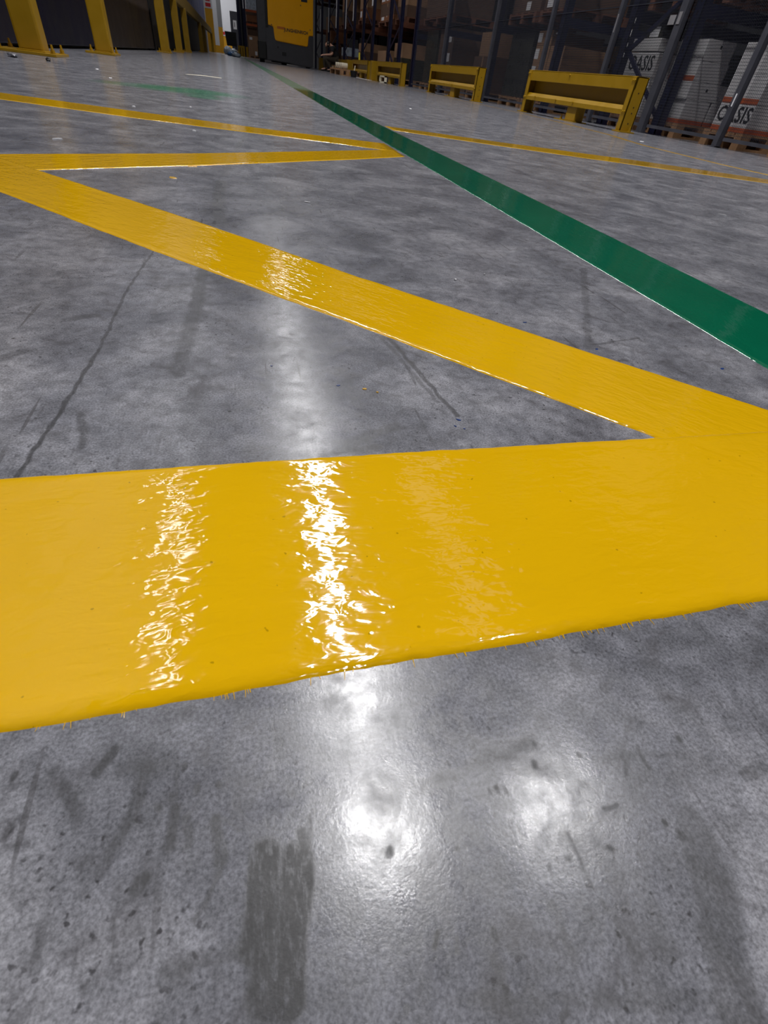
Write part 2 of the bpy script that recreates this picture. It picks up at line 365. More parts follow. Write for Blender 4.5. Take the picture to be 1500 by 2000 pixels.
# ------------------------------------------------------------------ the hall
def build_floor():
    """slab top with a finely divided patch at the camera's feet that stores the scuffs as a wear attribute"""
    import numpy as np
    from mathutils import noise as mn
    x0, x1, y0, y1, st = -.24, .30, -.06, .18, .0008
    nx, ny = int(round((x1 - x0) / st)) + 1, int(round((y1 - y0) / st)) + 1
    X, Y = np.meshgrid(np.linspace(x0, x1, nx), np.linspace(y0, y1, ny))
    pts = np.stack([X.ravel(), Y.ravel()], 1)
    # warp the outlines a little so that no mark looks ruled
    cs = 5; gx, gy = nx // cs + 2, ny // cs + 2
    def field(scale, off):
        g_ = np.array([[mn.noise(Vector(((x0 + i * cs * st) * scale, (y0 + j * cs * st) * scale, off))) for i in range(gx)] for j in range(gy)])
        fi, fj = np.arange(nx) / cs, np.arange(ny) / cs
        i0, j0 = fi.astype(int), fj.astype(int); ti, tj = (fi - i0)[None, :], (fj - j0)[:, None]
        a = g_[j0][:, i0]; b = g_[j0][:, i0 + 1]; c = g_[j0 + 1][:, i0]; d = g_[j0 + 1][:, i0 + 1]
        return ((a * (1 - ti) + b * ti) * (1 - tj) + (c * (1 - ti) + d * ti) * tj).ravel()
    P = pts + np.stack([field(130, 1.), field(130, 7.)], 1) * .0016 + np.stack([field(45, 3.), field(45, 9.)], 1) * .002
    acc = np.zeros(len(P))
    for a, b, w, so, am in NEAR_MARKS:
        a = np.array(a); d = np.array(b) - a; L2 = max(d @ d, 1e-12)
        t = np.clip(((P - a) @ d) / L2, 0, 1); ds = np.linalg.norm(P - a - t[:, None] * d, axis=1)
        q = np.clip((ds - w) / so, 0, 1); m = am * (1 - q * q * (3 - 2 * q)); acc = np.maximum(acc, m)
    V_ = [(x, y, 0) for x, y in pts]; F_ = []
    for j in range(ny - 1):
        r = j * nx
        F_ += [(r + i, r + i + 1, r + nx + i + 1, r + nx + i) for i in range(nx - 1)]
    def quad(a, b, c, d):
        k = len(V_); V_.extend([(a, b, 0), (c, b, 0), (c, d, 0), (a, d, 0)]); F_.append((k, k + 1, k + 2, k + 3))
    quad(-8, -10, 8.4, y0); quad(-8, y1, 8.4, 110); quad(-8, y0, x0, y1); quad(x1, y0, 8.4, y1)
    k = len(V_); V_.extend([(-8, -10, -.3), (8.4, -10, -.3), (8.4, 110, -.3), (-8, 110, -.3)]); F_.append((k + 3, k + 2, k + 1, k))
    me = bpy.data.meshes.new('floor'); me.from_pydata(V_, [], F_)
    at = me.attributes.new('wear', 'FLOAT', 'POINT')
    at.data.foreach_set('value', np.concatenate([acc, np.zeros(len(V_) - len(acc))]).astype(np.float32))
    me.materials.append(M['concrete'])
    o = bpy.data.objects.new('floor', me); C.objects.link(o); o['kind'] = 'structure'
build_floor()
mbox('ceiling', (-8, 8.4, -10, 110, 9.5, 9.7), M['ceiling'], kind='structure')
mbox('wall_right', (8.1, 8.4, -10, 110, 0, 9.5), M['ceiling'], kind='structure')
mbox('wall_near', (-8, 8.4, -10.2, -10, 0, 9.5), M['dull_wall'], kind='structure')
wf = mbox('wall_far', (-8, 8.4, 84, 84.3, 0, 9.5), M['white_wall'], kind='structure')
mbox('yellow_dado', (-8, 8.4, 83.97, 84, 0, 1.25), M['ochre_wall'], wf)
wl = mbox('wall_left', (-2.5, -2.3, -10, 110, 0, 9.5), M['dull_wall'], kind='structure')
ys = [-4, 0, 4.5, 8.6, 12.6]
for a, b in zip(ys[:-1], ys[1:]):
    mbox('panel', (-2.3, -2.12, a + .01, b - .01, .03, 3.6), M['navy_panel'], wl, .01)
for a, b in ((12.6, 16.2), (16.2, 19.8)):
    mbox('panel', (-2.3, -2.12, a + .01, b - .01, .03, 3.6), M['brown_panel'], wl, .01)
mbox('panel_edge', (-2.3, -2.09, 19.8, 20.05, 0, 3.6), M['black'], wl, .01)
for k in range(9):
    mbox('panel', (-2.3, -2.2, 20.1 + 5 * k, 25.05 + 5 * k, 1.5, 4.2), M['blue_panel'], wl, .01)
    mbox('shadow_panel', (-2.3, -2.22, 20.1 + 5 * k, 25.05 + 5 * k, .03, 1.47), M['black'], wl)  # shadow below the rail, put into the black panel colour

# ------------------------------------------------------------------ painted floor lines
def interp(poly, t):
    """point at fraction t of a polyline, by length"""
    ls = [(Vector(b) - Vector(a)).length for a, b in zip(poly[:-1], poly[1:])]
    d = t * sum(ls)
    for (a, b), l in zip(zip(poly[:-1], poly[1:]), ls):
        if d <= l or (a, b) == (poly[-2], poly[-1]):
            return Vector(a).lerp(Vector(b), d / l if l else 0)
        d -= l
def stripe(name, A, B, mat, parent=None, h=.0011, step=.02, lip=.0005, wob=.0011, kind=None, seed=0):
    """a painted band between the edge polylines A and B, with a rounded bead along each edge"""
    A = [Vector(p) for p in A]; B = [Vector(p) for p in B]
    org = (A[0] + B[0]) / 2; far = (A[-1] + B[-1]) / 2
    ang = math.atan2((far - org).y, (far - org).x)
    L = (far - org).length; n = max(8, int(L / step))
    bm = bmesh.new(); rnd = random.Random(seed); rows = []
    prof = [(0, 0.), (.0012, .75), (.0028, 1.12), (.006, 1. + lip / h), (.010, 1.05 + lip / h * .5), (.016, 1.), (.03, .97)]
    rot = Matrix.Rotation(-ang, 2)
    wa = wb = 0
    for i in range(n + 1):
        t = i / n
        wa += (rnd.uniform(-1, 1) * wob - wa) * .4; wb += (rnd.uniform(-1, 1) * wob - wb) * .4
        a = interp(A, t); b = interp(B, t); w = (b - a).length; u = (b - a) / w
        a = a + u * wa; b = b + u * wb; w = (b - a).length
        row = []
        for d, f in prof:
            if d < w * .45: row.append((a + u * d, f * h))
        for q in (.3, .5, .7): row.append((a + u * w * q, h * (.96 + rnd.uniform(-.02, .02))))
        for d, f in reversed(prof):
            if d < w * .45: row.append((b - u * d, f * h))
        rows.append([bm.verts.new((*(rot @ (p - org)), z)) for p, z in row])
    for r0, r1 in zip(rows[:-1], rows[1:]):
        m = min(len(r0), len(r1))
        for j in range(m - 1): bm.faces.new((r0[j], r1[j], r1[j + 1], r0[j + 1]))
    for r in (rows[0], rows[-1]):
        p = [bm.verts.new((v.co.x, v.co.y, 0)) for v in (r[0], r[-1])]
        bm.faces.new([p[0]] + r + [p[1]])
    bmesh.ops.recalc_face_normals(bm, faces=bm.faces[:])
    o = mk(name, bm, mat, parent, kind, True)
    o.location = (org.x, org.y, 0); o.rotation_euler = (0, 0, ang)
    return o
zz = thing('zigzag_line', 'wet yellow zigzag line painted across the grey floor from foreground to green stripe', 'floor marking', (0, 0, 0))
stripe('stripe', [(-.75, .255), (-.154, .2605), (.043, .265), (.323, .268), (.62, .272)], [(-.75, .094), (-.107, .101), (.02, .103), (.279, .106), (.62, .11)], M['yellow_line'], zz, .0013, .006, .0008, .0012, seed=1)
stripe('stripe', [(-.54, 1.37), (-.369, 1.195), (-.062, .879), (.139, .656), (.335, .452), (.62, .162)], [(-.54, 1.17), (-.373, 1.0), (-.12, .728), (.099, .503), (.231, .364), (.47, .112)], M['yellow_line'], zz, .0011, .01, .0004, .0016, seed=2)
stripe('stripe', [(-.63, 1.216), (-.47, 1.328), (-.089, 1.593), (.497, 2.07), (.550, 2.108)], [(-.63, 1.002), (-.366, 1.2), (-.082, 1.412), (.38, 1.795), (.548, 1.946)], M['yellow_line'], zz, .0009, .015, .0003, .0016, seed=3)
stripe('stripe', [(-1.7, 2.80), (-.841, 2.583), (-.362, 2.451), (.127, 2.332), (.553, 2.285)], [(-1.7, 2.6), (-.776, 2.36), (-.334, 2.232), (.117, 2.154), (.553, 2.07)], M['yellow_line'], zz, .0007, .03, .0003, .002, seed=4)
gl = stripe('green_line', [(.742, -.6), (.742, .563), (.744, 1.241), (.735, 3.1), (.735, 5.4), (.76, 10), (.78, 60)], [(.567, -.6), (.567, .421), (.567, .945), (.5665, 2.27), (.566, 4.6), (.575, 10), (.60, 60)], M['green_line'], None, .0012, .02, .0004, .0014, seed=5)
tag(gl, 'long glossy dark green stripe painted along the aisle toward the forklift', 'floor marking')
cl = stripe('cross_line', [(.75, 3.12), (1.347, 2.95), (2.119, 2.80), (2.799, 2.569), (3.9, 2.2)], [(.75, 2.93), (1.2, 2.76), (1.653, 2.62), (2.61, 2.384), (3.75, 2.03)], M['yellow_line_old'], None, .0009, .03, .0003, .002, seed=6)
tag(cl, 'yellow cross line on the floor right of the green stripe', 'floor marking')
el = stripe('edge_line', [(4.0, 20), (3.98, 15), (3.9, 8), (3.72, 6.6), (3.5, 5.27), (3.17, 4.239), (3.056, 3.243), (3.085, 2.6)], [(4.04, 20), (4.02, 15), (3.94, 8), (3.76, 6.55), (3.54, 5.25), (3.21, 4.22), (3.10, 3.24), (3.125, 2.6)], M['yellow_line_old'], None, .0007, .05, .0002, .003, seed=7)
tag(el, 'thin worn yellow line running along the feet of the rack barriers', 'floor marking')
ol = stripe('paint_streak', [(-.44, 6.33), (-.28, 6.52), (-.12, 6.5)], [(-.43, 6.42), (-.28, 6.62), (-.12, 6.58)], M['cream'], None, .0006, .02, .0001, .004, seed=8)
tag(ol, 'short pale yellow streak lying beyond the faded green smear', 'paint streak')

# ------------------------------------------------------------------ guard rail on the left
gr = thing('guard_rail', 'long yellow steel guard rail on square posts along the dark blue left wall', 'guard rail', (-1.68, 6.4, 0))
def anchor(bm, x, y, z, s=1.):
    rod(bm, (x, y, z), (x, y, z + .004 * s), .026 * s, 10)
    rod(bm, (x, y, z + .004 * s), (x, y, z + .026 * s), .02 * s, 6)
    rod(bm, (x, y, z + .026 * s), (x, y, z + .06 * s), .011 * s, 8, .008 * s)
for (px, py, w, pl, pr) in ((-1.70, 6.42, .195, .30, .21), (-1.60, 9.18, .19, .20, .14), (-1.66, 17.9, .21, .2, .14), (-1.66, 22.5, .2, .2, .14), (-1.66, 26.9, .2, .2, .14), (-1.66, 39.5, .2, .2, .14), (-1.66, 44.5, .2, .2, .14), (-1.66, 62.3, .2, .2, .14)):
    x, y = px + 1.68, py - 6.4
    po = mbox('post', (x - w / 2, x + w / 2, y - w / 2, y + w / 2, .02, 1.2 if py < 60 else 1.3), M['guard'], gr, .018)
    mbox('base_plate', (x - pl, x + pr, y - .2, y + .26, .0, .02), M['guard'], po, .003)
    bm = bmesh.new(); box(bm, x - w / 2 - .012, x + w / 2 + .012, y - w / 2 - .012, y + w / 2 + .012, .018, .03, .005)
    mk('weld_bead', bm, M['guard'], po)
    for ax, ay in ((x - pl + .06, y - .12), (x + pr - .035, y - .13), (x - pl + .06, y + .19), (x + pr - .035, y + .19)):
        bm = bmesh.new(); anchor(bm, ax, ay, .02); mk('anchor_bolt', bm, M['guard'], po)
mbox('rail', (-.10, .055, -8, 56, 1.19, 1.55), M['guard_dull'], gr, .02)

# ------------------------------------------------------------------ rack-end barriers on the right
def barrier(y0, y1, x, label, bolts=True, stub=True):
    t = thing('rack_barrier', label, 'barrier', (x, (y0 + y1) / 2, 0), 0, 'yellow rack-end barriers along the right side of the aisle')
    h = (y1 - y0) / 2
    ub = bmesh.new(); box(ub, 0, .012, -h, h, .362, .47, .002); box(ub, 0, .13, -h, h, .462, .474, .002); mk('upper_beam', ub, M['guard'], t)
    mbox('back_panel', (.115, .127, -h + .05, h - .05, .21, .465), M['guard'], t)
    lb = bmesh.new(); prism(lb, [(-.004, .15), (-.004, .193), (.042, .231), (.127, .231), (.127, .221), (.047, .221), (.008, .188), (.008, .15)], 'y', -h + .03, h - .03); mk('lower_beam', lb, M['guard'], t)
    for s in (-1, 1):
        e = h * s; i = (h - .085) * s
        bm = bmesh.new()
        box(bm, -.012, .002, min(e, i), max(e, i), .012, .47, .002)
        wv = (h - .012) * s
        box(bm, -.012, .145, min(e, wv), max(e, wv), .012, .474, .002)
        box(bm, .13, .145, min(e, i), max(e, i), .012, .47, .002)
        lg = mk('leg', bm, M['guard'], t)
        pm = bmesh.new(); box(pm, -.04, .16, min(e + .05 * s, i - .02 * s), max(e + .05 * s, i - .02 * s), 0, .012, .002)
        fp = mk('foot_plate', pm, M['guard'], lg)
        if bolts:
            for zz_ in (.08, .17, .22, .34):
                hm = bmesh.new(); rod(hm, (.07, e + s * .0005, zz_), (.07, e + s * .002, zz_), .007, 8); mk('bolt_hole', hm, M['black'], lg)
            am = bmesh.new(); anchor(am, .10, e + .028 * s, .012, .8); mk('anchor_bolt', am, M['guard'], lg)
            am = bmesh.new(); anchor(am, -.026, (i + e) / 2, .012, .5); mk('anchor_bolt', am, M['guard'], lg)
            for zz_ in (.44, .178):
                for k in (.025, .06):
                    bb = bmesh.new(); rod(bb, (-.024, e - s * k, zz_), (-.010, e - s * k, zz_), .011, 6); mk('bolt', bb, M['guard'], lg)
    if bolts:
        for yy, zz_ in ((.1 * h, .445), (.25 * h, .188), (.72 * h, .19), (-.1 * h, .188)):
            bb = bmesh.new(); rod(bb, (-.016, yy, zz_), (.0, yy, zz_), .011, 6); mk('bolt', bb, M['guard'], t)
    if stub:
        bm = bmesh.new(); y = -.07 * h
        box(bm, .02, .15, y - .14, y + .10, 0.01, .215, .006); st = mk('middle_post', bm, M['guard'], t)
        mbox('foot_plate', (-.01, .2, y - .17, y + .34, 0, .01), M['guard'], st)
        am = bmesh.new(); anchor(am, .05, y + .25, .01, .8); mk('anchor_bolt', am, M['guard'], st)
    return t
barrier(6.14, 8.80, 4.25, 'nearest and largest yellow rack-end barrier, in front of the white cartons')
barrier(11.02, 13.98, 4.32, 'second yellow rack-end barrier from the right, before the dark mesh cage')
barrier(16.96, 20.0, 4.42, 'yellow rack-end barrier left of the grey mesh cage, small frame under it', False)
barrier(21.5, 24.4, 4.42, 'yellow rack-end barrier with a bright yellow stick rising behind it', False)
barrier(26.9, 32.2, 4.78, 'yellow rack-end barrier behind the seated person', False, False)
def bollard(x, y, w, hgt, label):
    t = thing('guard_post', label, 'guard post', (x, y, 0), 0, 'short yellow guard posts between the barriers')
    mbox('post', (-w / 2, w / 2, -w / 2, w / 2, .012, hgt), M['guard'], t, .008)
    mbox('foot_plate', (-w / 2 - .04, w / 2 + .04, -w / 2 - .04, w / 2 + .04, 0, .012), M['guard'], t)
    mbox('cap', (-w / 2 + .004, w / 2 - .004, -w / 2 + .004, w / 2 - .004, hgt, hgt + .006), M['guard'], t)
bollard(4.50, 20.72, .28, .47, 'short yellow guard post right of the yellow stick')
bollard(4.55, 25.7, .26, .46, 'short yellow guard post between pallet of rolls and yellow stick')
bollard(4.62, 34.9, .26, .47, 'short yellow guard post between the forklift and the seated person')

# ------------------------------------------------------------------ wire mesh cage along the rack ends
def mesh_panel(y0, y1, x, z1, label, pitch=.022, pw=.035):
    t = thing('mesh_panel', label, 'mesh panel', (x, y0, 0), 0, 'wire mesh panels closing the rack ends')
    w = y1 - y0
    mbox('post', (-.03, .03, -pw, pw, 0, z1), M['grey'], t)
    mbox('foot', (-.05, .05, -.035, .06, 0, .01), M['grey'], t)
    mbox('bottom_rail', (-.012, .012, .035, w - .035, .06, .09), M['grey'], t)
    mbox('middle_rail', (-.006, .006, .035, w - .035, 1.165, 1.173), M['wire'], t)
    mbox('top_rail', (-.012, .012, .035, w - .035, z1 - .03, z1), M['grey'], t)
    bm = bmesh.new(); r = .0021
    n = int((w - .07) / pitch)
    for i in range(1, n):
        y = .035 + i * pitch
        rod(bm, (0, y, .09), (0, y, z1 - .03), r, 3)
    for k in range(1, int((z1 - .12) / (pitch * 1.15))):
        z = .09 + k * pitch * 1.15
        rod(bm, (.004, .035, z), (.004, w - .035, z), r, 3)
    mk('wire_mesh', bm, M['wire'], t, 'stuff')
    return t
mp = [(4.05, 5.41), (5.45, 6.73), (6.80, 8.03), (8.07, 9.94), (9.98, 12.26), (12.3, 15.26), (15.3, 17.95)]
ml = ['mesh panel at the right picture edge before white cartons', 'mesh panel in front of the tall white carton stack', 'mesh panel right above the nearest barrier, white box with black lettering behind',
      'mesh panel left of the white streaked upright', 'wide mesh panel over the labelled brown cartons', 'wide mesh panel behind the second barrier', 'leftmost mesh panel, beside the third barrier']
for (a, b), l in zip(mp, ml):
    t = mesh_panel(a, b, 5.0, 2.6, l, .022 if a < 13 else .03, .055 if a == 6.80 else .035)
    if a == 8.07: mbox('tape_and_highlight', (-.034, -.030, -.008, .010, .93, 1.10), M['grey_paper'], t)  # highlight streak on this post, set on as a pale strip
    if a == 5.45: mbox('tape_and_highlight', (-.034, -.030, -.01, .004, .335, .435), M['label'], t)
    if a == 6.80: mbox('paper_tag', (-.036, -.030, -.02, .03, .97, 1.07), M['grey_paper'], t); mbox('hanging_label', (-.02, -.016, .09, .2, .97, 1.05), M['grey_paper'], t)

# ------------------------------------------------------------------ pallet racks
def rack(ya, yb, label, z_levels=(1.15, 2.35), strips=(), x=5.08, depth=2.7, braces=True):
    t = thing('pallet_rack', label, 'rack', (x, ya, 0), 0, 'navy pallet racks standing end-on along the aisle')
    w = yb - ya; uw = .13
    for yy, s in ((0, 1), (w, -1)):
        for xx in (0, depth):
            bm = bmesh.new()
            y0, y1 = (yy, yy + uw * s) if s > 0 else (yy - uw, yy)
            box(bm, xx, xx + .012, y0, y1, .01, 7.5); box(bm, xx, xx + .10, y0, y0 + .012, .01, 7.5); box(bm, xx, xx + .10, y1 - .012, y1, .01, 7.5)
            box(bm, xx - .03, xx + .11, y0 - .01, y1 + .01, 0, .01)
            up = mk('upright', bm, M['navy'], t)
            if xx == 0 and ya < 12:
                hb = bmesh.new()
                for k in range(24): 
                    z = .25 + k * .1
                    box(hb, xx - .002, xx + .001, y0 + .05, y0 + .075, z, z + .035)
                mk('slot_row', hb, M['black'], up, 'stuff')
    if braces:
        z = .15; k = 0
        while z < 6.5:
            bm = bmesh.new(); a, b = (uw, w - uw) if k % 2 == 0 else (w - uw, uw)
            bar(bm, (.06, a, z), (.06, b, z + .62), .045, .03); mk('brace', bm, M['navy'], t); z += .62; k += 1
    for z in z_levels:
        for yy in (.0, w - .05):
            mbox('beam', (.10, depth, yy, yy + .05, z - .11, z), M['navy' if ya < 20 else 'orange_dark'], t)
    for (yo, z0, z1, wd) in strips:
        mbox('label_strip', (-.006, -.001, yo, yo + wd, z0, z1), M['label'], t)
rack(6.62, 7.98, 'nearest navy rack end, white lettered carton between its uprights')
for z0, z1, yo in ((1.02, 1.07, 1.19), (.90, .965, 1.20), (.80, .84, 1.19), (.70, .745, 1.205)):  # bright glints at the upright's slots, set on as white chips
    mbox('slot_glint', (-.004, -.001, yo, yo + .012, z0, z1), M['label'], [o for o in C.objects if o.name == 'pallet_rack'][0])
rack(9.72, 12.52, 'navy rack end holding the labelled brown cartons', braces=False)
rack(15.55, 18.5, 'navy rack end behind the grey mesh beside the third barrier', braces=False)
rack(20.15, 21.75, 'navy rack end with half white carton on its floor level', (1.42, 2.6))
rack(24.3, 26.3, 'navy rack end behind the stick barrier, white strip near the top', (1.42, 2.6), [(.1, 1.95, 2.5, .2)])
rack(28.2, 30.7, 'navy rack end with two white strips behind the pallet of rolls', (1.6, 2.8), [(.1, 1.7, 2.7, .14), (1.9, 1.5, 2.7, .17)], braces=True)
rack(32.8, 35.9, 'navy rack end directly behind the seated person', (1.7, 2.9), [(.1, 1.6, 2.7, .25), (2.7, 1.5, 2.4, .2)])
rack(38.5, 41.5, 'navy rack end half hidden at the right edge of the forklift', (1.7, 2.9), [(.3, 1.6, 2.5, .3)])

def pallet(x0, x1, y0, y1, z, label, mat='wood', group='wooden pallets in the racks'):
    t = thing('pallet', label, 'pallet', ((x0 + x1) / 2, (y0 + y1) / 2, z), 0, group)
    hx, hy = (x1 - x0) / 2, (y1 - y0) / 2
    n = 5
    for i in range(n):
        yy = -hy + (2 * hy - .1) * i / (n - 1)
        mbox('deck_board', (-hx, hx, yy, yy + .1, .118, .14), M[mat], t)
    for yy in (-hy, -.05, hy - .1):
        mbox('bottom_board', (-hx, hx, yy, yy + .1, 0, .02), M[mat], t)
        for xx in (-hx, -.06, hx - .12): mbox('block', (xx, xx + .12, yy, yy + .1, .02, .10), M[mat], t)
    for xx in (-hx, -.06, hx - .12): mbox('stringer_board', (xx, xx + .12, -hy, hy, .10, .118), M[mat], t)
    return t
def carton(x0, x1, y0, y1, z0, z1, mat, label, group='cartons stacked in the racks', band=False, lab=(), text=None, tape=True, dots=()):
    t = thing('carton', label, 'carton', ((x0 + x1) / 2, (y0 + y1) / 2, z0), 0, group)
    hx, hy, h = (x1 - x0) / 2 - .002, (y1 - y0) / 2 - .002, z1 - z0 - .002
    if band == 'x':
        mbox('body', (-hx, hx, -hy, hy, 0, h), M[mat], t, .004); mbox('orange_band', (-hx - .002, -hx, -hy, hy, 0, .045), M['orange'], t)
    elif band:
        mbox('lid', (-hx, hx, -hy, hy, .04, h), M[mat], t, .004)
        mbox('orange_band', (-hx, hx, -hy, hy, 0, .04), M['orange'], t, .003)
    else:
        mbox('body', (-hx, hx, -hy, hy, 0, h), M[mat], t, .004)
    if tape and not band:
        mbox('tape', (-hx - .001, hx + .001, -.025, .025, h * .7, h + .0012), M['wood'] if mat.startswith('carton') else M['label'], t)
    for (face, u0, u1, v0, v1) in lab:      # paper labels; fractions of the face
        if face == 'x': mbox('paper_label', (-hx - .002, -hx, hy - 2 * hy * u1, hy - 2 * hy * u0, h * v0, h * v1), M['label'], t)
        else: mbox('paper_label', (-hx + 2 * hx * u0, -hx + 2 * hx * u1, -hy - .002, -hy, h * v0, h * v1), M['label'], t)
    for (u, v) in dots:
        mbox('hand_hole', (-hx + 2 * hx * u - .012, -hx + 2 * hx * u + .012, -hy - .001, -hy, h * v - .014, h * v + .014), M['black'], t)
    if text:
        s, sz, yo, zo = text
        lettering(s, sz, M['ink'], t, Matrix.Translation((-hx - .001, yo, zo)) @ FACE_NX, .0008, bold=.003)
    return t
# white carton stacks at the right
pallet(5.22, 6.0, 6.44, 6.98, 0, 'pallet on the floor under the tall white carton stack')
carton(5.240, 5.595, 6.48, 6.95, .14, .365, 'white_carton', 'white carton with orange bottom band, lower left of the tall white stack', band=True)
carton(5.625, 5.970, 6.48, 6.95, .14, .365, 'white_carton', 'white carton with orange bottom band, lower right of the tall white stack', band=True)
carton(5.220, 5.970, 6.48, 6.95, .365, .525, 'white_carton', 'wide white carton across the middle of the tall white stack', dots=((.33, .6), (.84, .55)), tape=False)
carton(5.220, 5.630, 6.48, 6.95, .525, .70, 'white_carton', 'white carton second from top of the tall white stack', band='x')
carton(5.220, 5.610, 6.48, 6.95, .70, .88, 'white_carton', 'topmost white carton of the tall white stack', dots=((.5, .7),), tape=False)
carton(5.66, 6.02, 6.55, 6.95, .525, .80, 'dark_wrap', 'dark wrapped carton right of the top white cartons', tape=False)
pallet(5.16, 5.98, 5.32, 5.90, 0, 'pallet on the floor at the right picture edge')
carton(5.19, 5.56, 5.36, 5.86, .14, .37, 'white_carton', 'white carton with large black lettering on lowest layer at right edge', band=True, text=('OASIS', .18, -.01, .135))
carton(5.58, 5.96, 5.36, 5.86, .14, .37, 'white_carton', 'white carton on the lowest layer, cut by the right picture edge', band=True)
carton(5.19, 5.58, 5.36, 5.86, .37, .60, 'white_carton', 'white carton with orange band on second layer at right edge', band='x')
carton(5.19, 5.58, 5.36, 5.86, .60, .84, 'white_carton', 'topmost white carton at the right picture edge', tape=False)
pallet(5.16, 5.98, 4.2, 4.9, 0, 'pallet nearest the camera, outside right of the lettered carton')
carton(5.2, 5.96, 4.22, 4.88, .14, .6, 'white_carton', 'wide white carton on the nearest pallet', band=True)
# lettered carton behind the brace
pallet(5.30, 6.1, 7.40, 8.1, 0, 'pallet under the white lettered carton behind the diagonal brace')
carton(5.32, 6.05, 7.42, 8.08, .14, .53, 'white_carton', 'white carton hidden low behind the nearest barrier', tape=False)
carton(5.32, 6.05, 7.42, 8.08, .53, .775, 'white_carton', 'white carton with black lettering behind the diagonal brace', text=('OASIS', .205, -.005, .135), tape=False)
carton(5.32, 6.05, 7.48, 8.08, .79, .91, 'white_carton', 'flat white carton on top of the lettered one behind the brace', tape=False)
# first level above them
pallet(5.2, 6.4, 6.78, 7.82, 1.15, 'wooden pallet on the first beam level of the nearest rack', 'red_wood')
carton(5.22, 6.3, 6.79, 7.25, 1.29, 1.95, 'carton_dark', 'dark brown carton with a paper label above the nearest rack beam', lab=(('x', .3, .6, .05, .3),))
carton(5.22, 6.3, 7.3, 7.81, 1.29, 1.9, 'dark_wrap', 'dark wrapped load above the white lettered carton', tape=False)
carton(5.34, 5.8, 7.55, 7.85, .91, 1.03, 'dark_wrap', 'small dark box with white paper on top of flat white carton', lab=(('x', .2, .8, .1, .9),), tape=False)
# orange-brown bundle above the tall white stack
pallet(5.2, 6.3, 5.35, 6.5, 1.15, 'reddish pallet above the tall white stack', 'red_wood')
carton(5.22, 6.2, 5.4, 6.4, 1.29, 1.9, 'dark_wrap', 'dark wrapped load above the reddish pallets', tape=False)
# labelled brown cartons
pallet(5.36, 6.3, 10.05, 11.2, 0, 'pallet on the floor under the labelled brown cartons')
n = 0
lv = [.14, .40, .64, .865, 1.06]
lt = ['lowest', 'second', 'third', 'top']
for k in range(4):
    for c_, (ya, yb) in enumerate(((10.08, 10.6), (10.62, 11.16))):
        if k == 3 and c_ == 0: continue
        carton(5.4, 6.2, ya, yb, lv[k], lv[k + 1], 'carton', '%s brown carton with white label, %s column over the near barrier' % (lt[k], 'right' if c_ == 0 else 'left'),
               lab=(('x', .02, .3, .25, .85),) if c_ else (('x', .55, .9, .3, .85),))
carton(5.42, 6.2, 10.25, 10.58, .865, 1.03, 'carton_dark', 'narrow brown carton with pale top flap beside the labelled cartons', lab=(('x', .05, .95, .88, 1.),))
pallet(5.36, 6.3, 11.3, 12.3, 0, 'pallet under the dark wrapped load left of the brown cartons')
carton(5.4, 6.2, 11.32, 12.3, .14, .6, 'dark_wrap', 'dark wrapped lower load left of the labelled brown cartons', tape=False)
carton(5.4, 6.2, 11.32, 12.3, .6, 1.05, 'dark_wrap', 'dark wrapped upper load left of the labelled brown cartons', tape=False)
pallet(5.25, 6.4, 10.0, 11.0, 1.15, 'reddish pallet on the beam above the labelled brown cartons', 'red_wood')
pallet(5.25, 6.4, 11.15, 12.3, 1.15, 'reddish pallet on the beam above the dark wrapped load', 'red_wood')
carton(5.3, 6.3, 10.0, 11.0, 1.29, 2.0, 'carton_dark', 'big dark brown carton on the reddish pallet right', lab=(('x', .1, .3, .05, .2),))
carton(5.3, 6.3, 11.15, 12.3, 1.29, 2.0, 'carton_dark', 'big dark brown carton on the reddish pallet left', lab=(('x', .5, .65, .05, .2),))
# deep load seen between the two near racks
pallet(6.9, 7.55, 9.95, 12.2, 0, 'pallet standing deep between the two nearest racks')
carton(6.95, 7.5, 10.0, 12.1, .14, .8, 'carton_dark', 'dark brown carton with white label deep between the near racks', lab=(('x', .25, .5, .55, .9),))
carton(6.95, 7.5, 10.0, 12.1, .8, 1.03, 'carton', 'brown carton on top, deep between the near racks')
# loads behind the second barrier and the left mesh cage
pallet(5.36, 6.3, 13.1, 14.3, 0, 'pallet behind the second barrier')
carton(5.4, 6.2, 13.15, 14.2, .14, .72, 'carton_dark', 'dark brown carton low behind the second barrier')
carton(5.4, 6.2, 13.2, 13.95, .72, 1.1, 'carton', 'brown carton above the right end of the second barrier')
pallet(5.36, 6.3, 15.8, 17.0, 0, 'pallet in the grey mesh cage, right')
pallet(5.36, 6.3, 17.1, 18.3, 0, 'pallet in the grey mesh cage, left')
for k in range(3):
    carton(5.4, 6.2, 15.85, 16.95, .14 + .36 * k, .5 + .36 * k, 'carton_dark', '%s dark carton with white label inside the grey mesh cage' % ('lowest', 'middle', 'upper')[k], lab=(('x', .55, .85, .3, .75),))
    carton(5.4, 6.2, 17.15, 18.2, .14 + .36 * k, .5 + .36 * k, 'dark_wrap', '%s dark wrapped load at the left of the mesh cage' % ('lowest', 'middle', 'upper')[k], tape=False)
pallet(5.25, 6.4, 15.8, 18.2, 1.3, 'wide pallet shelf above the grey mesh cage', 'red_wood')
carton(5.3, 6.3, 15.8, 18.2, 1.44, 2.2, 'carton_dark', 'long dark load above the grey mesh cage')
